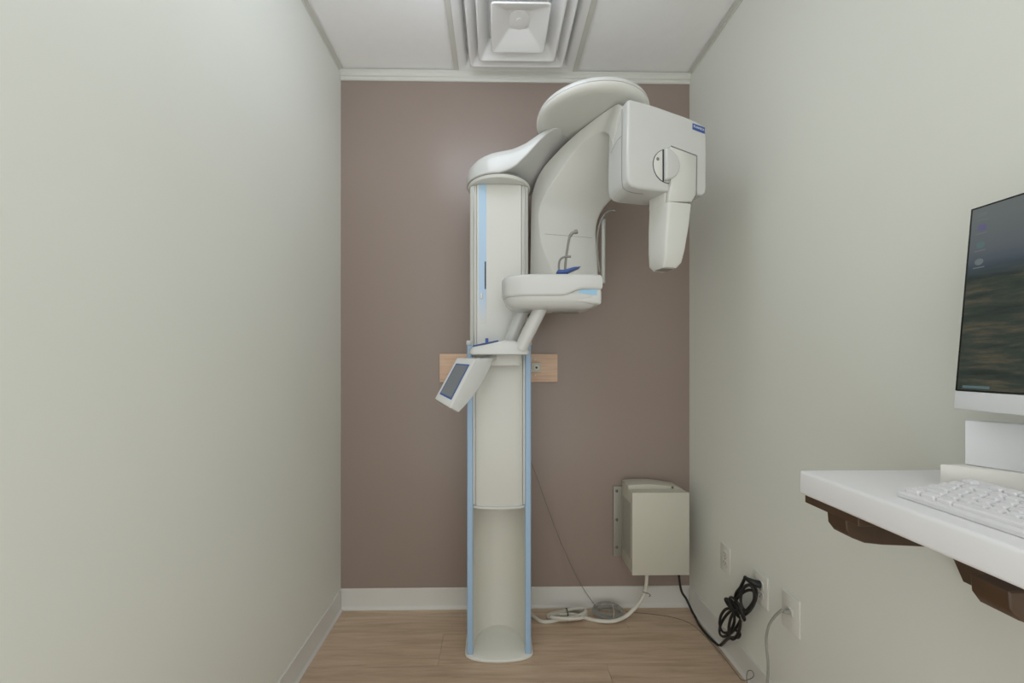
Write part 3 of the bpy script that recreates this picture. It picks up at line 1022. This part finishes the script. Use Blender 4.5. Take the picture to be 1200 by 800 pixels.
# grey data cable at the nearest outlet
o3 = OUT[2] + Vector((0, 0, 0.006))
D = thing('grey_data_cable', 'grey data cable hanging from the outlet nearest the shelf', 'cable', (0.97, o3.y, 0))
obj('connector', tube([o3 + Vector((-0.007, 0, 0)), o3 + Vector((-0.022, 0, 0.001)), o3 + Vector((-0.034, 0.004, 0))], [0.0085, 0.0085, 0.008, 0.007, 0.006], 6, 12), 'cable_grey', D)
cp = [o3 + Vector((-0.030, 0.003, 0.0)), at_x(917, 714, 0.972), at_x(908, 722, 0.966), at_x(901, 733, 0.962), at_x(898, 747, 0.960), at_x(898.5, 760, 0.958), at_x(900, 775, 0.955), at_x(900, 790, 0.955), at_x(899, 806, 0.955), Vector((0.955, at_x(899, 806, 0.955).y - 0.01, 0.03)), Vector((0.95, 1.20, 0.005)), Vector((0.95, 1.10, 0.004))]
obj('cord', tube(cp, 0.0042, 80, 8), 'cable_grey', D)

# white cable on the floor, bundled half way, from power box to column
Wc = thing('white_cable', 'thick white cable with a tied loop lying between column and power box', 'cable', at_z(680, 722, 0))
r = 0.0085
p0 = at(758, 676, 1.86)
run = [Vector((p0.x, 1.86, 0.27)), Vector((p0.x, 1.86, 0.225)), at(756.5, 690, 1.86), at(751, 703, 1.86), at(742, 714, 1.84), at_z(732, 722.5, 0.022), at_z(718, 727.5, 0.016), at_z(700, 727, 0.010), at_z(684, 723, r), at_z(668, 719.5, r * 1.6), at_z(650, 721, r * 2)]
obj('cord', tube(run, r, 70, 10), 'cable_white', Wc)
run = [at_z(664, 720, r * 1.4), at_z(655, 725, r), at_z(645, 728, r), at_z(634, 727.5, r), at_z(626, 722.5, r), at_z(619, 716, r)]
obj('cord', tube(run, r, 40, 10), 'cable_white', Wc)


def floor_loop(cx_, cy_, rx, ry, tilt, z, zw=0.006, n=30, pinch=0.0):
    out = []
    for k in range(n):
        a = 2 * math.pi * k / n
        ux = rx * math.cos(a)
        uy = ry * math.sin(a) * (1 - pinch * (1 - abs(math.cos(a))))
        ct, st_ = math.cos(math.radians(tilt)), math.sin(math.radians(tilt))
        out.append(at_z(cx_ + ux * ct - uy * st_, cy_ + ux * st_ + uy * ct, z + zw * math.sin(a)))
    return out


for l in [(665, 720.5, 23, 5.0, -4, 0.010), (667, 719, 20, 4.4, -8, 0.022), (670, 718.5, 17, 4.8, -14, 0.032), (664, 722, 19, 2.6, 2, 0.034)]:
    obj('cable_loop', tube(floor_loop(*l), r * 0.85, seg=8, closed=True, smooth=False), 'cable_white', Wc)
tc_ = at_z(664.5, 720, 0.022)
obj('tie_wrap', tube([tc_ + Vector((0.000 + 0.006 * math.sin(a) * 0, 0.030 * math.cos(a), 0.026 * math.sin(a))) for a in [2 * math.pi * k / 24 for k in range(24)]], 0.0024, seg=6, closed=True, smooth=False), 'cable_black', Wc)

tt = at(755.5, 693, 1.86)
obj('twist_tie', tube([tt + Vector((-0.012, -0.010, 0.006)), tt + Vector((0.0, -0.0105, 0.0)), tt + Vector((0.014, -0.008, -0.004)), tt + Vector((0.026, -0.006, -0.014)), tt + Vector((0.020, -0.006, -0.022))], 0.0022, 14, 6), 'wire_grey', Wc)

# grey coiled thin wire leaning on the baseboard, its lead going up to the column
Gc = thing('grey_wire_coil', 'tied coil of thin grey wire lying against the back baseboard', 'wire coil', at_z(713, 720, 0))
cc = Vector((at_z(713, 719, 0.02).x, 1.868, 0.026))
random.seed(11)
for k in range(13):
    rx = 0.080 + random.uniform(-.018, .012)
    ry = 0.027 + random.uniform(-.013, .010)
    rz = random.uniform(0.004, 0.020)
    dzz = random.uniform(-0.010, 0.012)
    dyy = random.uniform(-0.008, 0.008)
    pts = []
    for q in range(32):
        a = 2 * math.pi * q / 32
        x = rx * math.cos(a)
        zz = dzz + rz * math.sin(a + 0.4) - 0.11 * x
        pts.append(cc + Vector((x, ry * math.sin(a) + dyy, max(-0.025, zz))))
    obj('wire_turn', tube(pts, 0.0019, seg=6, closed=True, smooth=False), 'cable_grey', Gc)
obj('coil_tie', tube([cc + Vector((0.018 + 0.004 * math.sin(a), 0.034 * math.cos(a), 0.004 + 0.030 * math.sin(a))) for a in [2 * math.pi * k / 20 for k in range(20)]], 0.0016, seg=6, closed=True, smooth=False), 'cable_white', Gc)
lead = [Vector((CX + 0.142, 1.80, EYE + (423 - 535) / FPX * 1.80)), at(628, 556, 1.84), at(640, 590, 1.87), at(655, 630, 1.89), at(672, 668, 1.90), at(684, 690, 1.895), at(695, 706, 1.88), at(700, 712, 1.86)]
obj('lead', tube(lead, 0.0018, 50, 6), 'wire_grey', Gc)

# thin wire along the floor to the right baseboard, ending in a small loop
tw = [at_z(733, 716, 0.012), at_z(745, 717.5, 0.002), at_z(770, 720, 0.002), at_z(792, 724, 0.002), at_z(810, 731, 0.002), at_z(826, 745, 0.002), at_z(845, 766, 0.002), at_z(860, 785, 0.002), at_z(869, 796, 0.003), at_x(877, 796, 0.992), at_x(883, 792, 0.995), at_x(881.5, 786, 0.996), at_x(876.5, 786, 0.996), at_x(875, 793, 0.990), at_x(876, 802, 0.985), at_x(880, 812, 0.98)]
tag(obj('thin_floor_wire', tube(tw, 0.0016, 110, 6), 'wire_grey'), 'thin grey wire running over the floor and curling at the right baseboard', 'wire')
# ------------------------------------------------------------------ wall shelf with monitor and keyboard
SX0 = 0.690
SYE = 0.842
SZ = 1.034
S = thing('wall_shelf', 'white wall-mounted work shelf on dark wooden brackets', 'shelf', (XR, 0.35, 0.90))
obj('top', box(SX0, XR, -0.15, SYE, SZ - 0.053, SZ, 0.007, 3), 'shelf_white', S)
zt = SZ - 0.0535
cor = [(SX0 + 0.016, zt - 0.018), (SX0 + 0.018, zt - 0.040), (SX0 + 0.030, zt - 0.056), (SX0 + 0.055, zt - 0.066), (SX0 + 0.090, zt - 0.070), (SX0 + 0.150, zt - 0.073), (SX0 + 0.235, zt - 0.078), (SX0 + 0.265, zt - 0.092), (SX0 + 0.29, zt - 0.125), (XR - 0.02, zt - 0.17), (XR - 0.001, zt - 0.175), (XR - 0.001, zt - 0.016), (SX0 + 0.016, zt - 0.016)]
for yc_ in (0.765, 0.525, 0.02):
    br = obj('bracket', prism(cor, lambda u, v, a: Vector((u, a, v)), yc_ - 0.022, yc_ + 0.022, 0.002, 1), 'walnut', S)
    if yc_ > 0.7:
        obj('bracket_plate', box(SX0 + 0.006, XR - 0.001, yc_ - 0.058, yc_ + 0.066, zt - 0.016, zt, 0.001, 1), 'walnut', br, smooth=False)

# riser under the monitor foot
ri = [(0.862, 0.712), (0.932, 0.648), (0.938, 0.62), (0.938, 0.12), (1.012, 0.12), (1.012, 0.712)]
tag(obj('monitor_riser', prism(ri, lambda u, v, a: Vector((u, v, a)), SZ, SZ + 0.048, 0.002, 2), 'riser_cream'), 'cream block under the monitor foot on the shelf', 'riser')

# monitor
MY0, MY1 = 0.10, 0.700
MX0, MX1 = 0.875, 0.906
mzb = EYE + (423 - 457.5) / FPX * (MY1 + 0.013)
mzt = EYE + (423 - 245) / FPX * (MY1 + 0.013)
tilt = math.atan2(MX1 - MX0, mzt - mzb)
ev = Vector((math.sin(tilt), 0, math.cos(tilt)))
en = Vector((math.cos(tilt), 0, -math.sin(tilt)))
mh = (mzt - mzb) / math.cos(tilt)
mo = Vector((MX0, 0, mzb))
MP = lambda y_, h_, d_: mo + ev * h_ + en * d_ + Vector((0, y_, 0))
MN = thing('computer_monitor', 'white all-in-one computer screen showing a dark landscape desktop', 'monitor', (0.93, 0.40, SZ + 0.048))


def slab(y0, y1, h0, h1, d0, d1, bev=0.0):
    bm = bmesh.new()
    bmesh.ops.create_cube(bm, size=1)
    bevel_ok = bev > 0
    for v in bm.verts:
        v.co = Vector((y0 if v.co.x < 0 else y1, h0 if v.co.y < 0 else h1, d0 if v.co.z < 0 else d1))
    if bevel_ok:
        bevel(bm, bev, 2)
    for v in bm.verts:
        v.co = MP(v.co.x, v.co.y, v.co.z)
    bmesh.ops.recalc_face_normals(bm, faces=bm.faces[:])
    return bm


obj('back_shell', slab(MY0, MY1, -0.034, mh, 0.006, 0.030, 0.004), 'monitor_white', MN)
obj('chin', slab(MY0, MY1, -0.034, 0.0, 0.0, 0.008, 0.002), 'monitor_white', MN)
bz_ = obj('bezel', slab(MY0, MY1, 0.0, mh, 0.0, 0.008, 0.0015), 'monitor_black', MN)
ds = obj('display', slab(MY0 + 0.004, MY1 - 0.004, 0.003, mh - 0.004, -0.0006, 0.002), 'desktop_picture', MN, smooth=False)
ds['label'] = 'lit desktop picture, grey sky over dark fields'
emit('icon_violet', srgb(88, 84, 122), 0.8)
emit('icon_pale', srgb(98, 106, 108), 0.8)
emit('icon_green', srgb(78, 102, 104), 0.8)
for k, (hh, mt) in enumerate(((0.345, 'icon_pale'), (0.319, 'icon_violet'), (0.285, 'icon_green'), (0.252, 'icon_pale'))):
    hh = hh / 0.363 * mh
    y_c = MY1 - 0.020
    poly = [(0.0062 * math.cos(2 * math.pi * q / 14), 0.0062 * math.sin(2 * math.pi * q / 14)) for q in range(14)] if k > 1 else rounded_rect(0.012, 0.011 if k else 0.006, 0.002, 3)
    obj('desktop_icon', prism(poly, lambda u, v, a: MP(y_c + u, hh + v, a), -0.0010, -0.0004), mt, ds, smooth=False)
    for q in range(1):
        obj('icon_caption', prism([(-.008, -.0115), (.008, -.0115), (.008, -.0095), (-.008, -.0095)], lambda u, v, a: MP(y_c + u, hh + v, a), -0.0010, -0.0004), 'icon_pale', ds, smooth=False)
obj('task_bar', slab(MY1 - 0.05, MY1 - 0.012, 0.006, 0.011, -0.0009, 0.001), 'icon_green', ds, smooth=False)
# foot: broad plate rising from the riser to the back of the screen
ft = [(0.902, 0.705), (0.936, 0.655), (0.944, 0.60), (0.944, 0.20), (0.962, 0.20), (0.962, 0.60), (0.955, 0.66), (0.915, 0.709)]
obj('foot', prism(ft, lambda u, v, a: Vector((u, v, a)), SZ + 0.048, SZ + 0.135, 0.003, 2), 'monitor_white', MN, angle=50)
obj('neck', loft([ring4([Vector((a[0], 0.32, a[2])), Vector((a[0], 0.48, a[2])), Vector((a[1], 0.48, a[2])), Vector((a[1], 0.32, a[2]))], 0.008, 3) for a in ((0.945, 0.968, SZ + 0.13), (0.945, 0.968, SZ + 0.20), (0.925, 0.962, SZ + 0.28))]), 'monitor_white', MN)

# keyboard, tilted on its feet, keys facing the viewer's left
KY1 = 0.675
KX0, KX1 = 0.735, 0.882
KB = thing('white_keyboard', 'white full-size keyboard tilted on the shelf below the screen', 'keyboard', (0.81, 0.455, SZ))
KL = 0.435
zf, zb_ = SZ + 0.010, SZ + 0.030
bm = new_bm()
pr = [(KX0, SZ + 0.001), (KX0, zf - 0.003), (KX0 + 0.004, zf), (KX1 - 0.003, zb_), (KX1, zb_ - 0.004), (KX1 - 0.004, SZ + 0.014)]
obj('case', prism(pr, lambda u, v, a: Vector((u, a, v)), KY1 - KL, KY1, 0.002, 1), 'keyboard_white', KB, angle=25)
for y_ in (KY1 - 0.04, KY1 - KL + 0.04):
    obj('foot', box(KX1 - 0.022, KX1 - 0.010, y_ - 0.012, y_ + 0.012, SZ, SZ + 0.017, 0.001, 1), 'keyboard_white', KB)
kt = math.atan2(zb_ - zf, KX1 - KX0 - 0.007)


def key_mesh(wu):
    bm = loft([[Vector((v, u, z)) for u, v in rounded_rect(a, b, 0.002, 2)] for a, b, z in ((wu * .019 - .002, .0165, 0), (wu * .019 - .0025, .016, .004), (wu * .019 - .006, .0125, .007))])
    me = bpy.data.meshes.new('key')
    bm.to_mesh(me)
    bm.free()
    me.materials.append(MATS['key_white'])
    return me


KM = {}
layout = [  # from the front row to the back row: key widths in units, None = gap
    [1.25, 1.25, 1.25, 6.25, 1.25, 1.25, 1.25, 1.25, None, 1, 1, 1, None, 2, 1],
    [2.25] + [1] * 10 + [2.75, None, -1, 1, -1, None, 1, 1, 1, 1],
    [1.75] + [1] * 11 + [2.25, None, -3, None, 1, 1, 1, 1],
    [1.5] + [1] * 12 + [1.5, None, 1, 1, 1, None, 1, 1, 1, 1],
    [1] * 13 + [2, None, 1, 1, 1, None, 1, 1, 1, 1],
    [1, -1, 1, 1, 1, 1, -.5, 1, 1, 1, 1, -.5, 1, 1, 1, 1, None, 1, 1, 1, None, 1, 1, 1, 1]]
KO = KB.location
for r_, row in enumerate(layout):
    xx = 0.013 + r_ * 0.0195 + (0.006 if r_ == 5 else 0)
    u_ = 0.0
    for w_ in row:
        if w_ is None:
            u_ += 0.25
            continue
        if w_ < 0:
            u_ -= w_
            continue
        if w_ not in KM:
            KM[w_] = key_mesh(w_)
        yk = KY1 - 0.006 - (u_ + w_ / 2) * 0.0186
        k_ = place('key', KM[w_], KB, Vector((KX0 + 0.004 + xx * math.cos(kt), yk, zf + xx * math.sin(kt))) - KO)
        k_.rotation_euler = (0, -kt, 0)
        u_ += w_
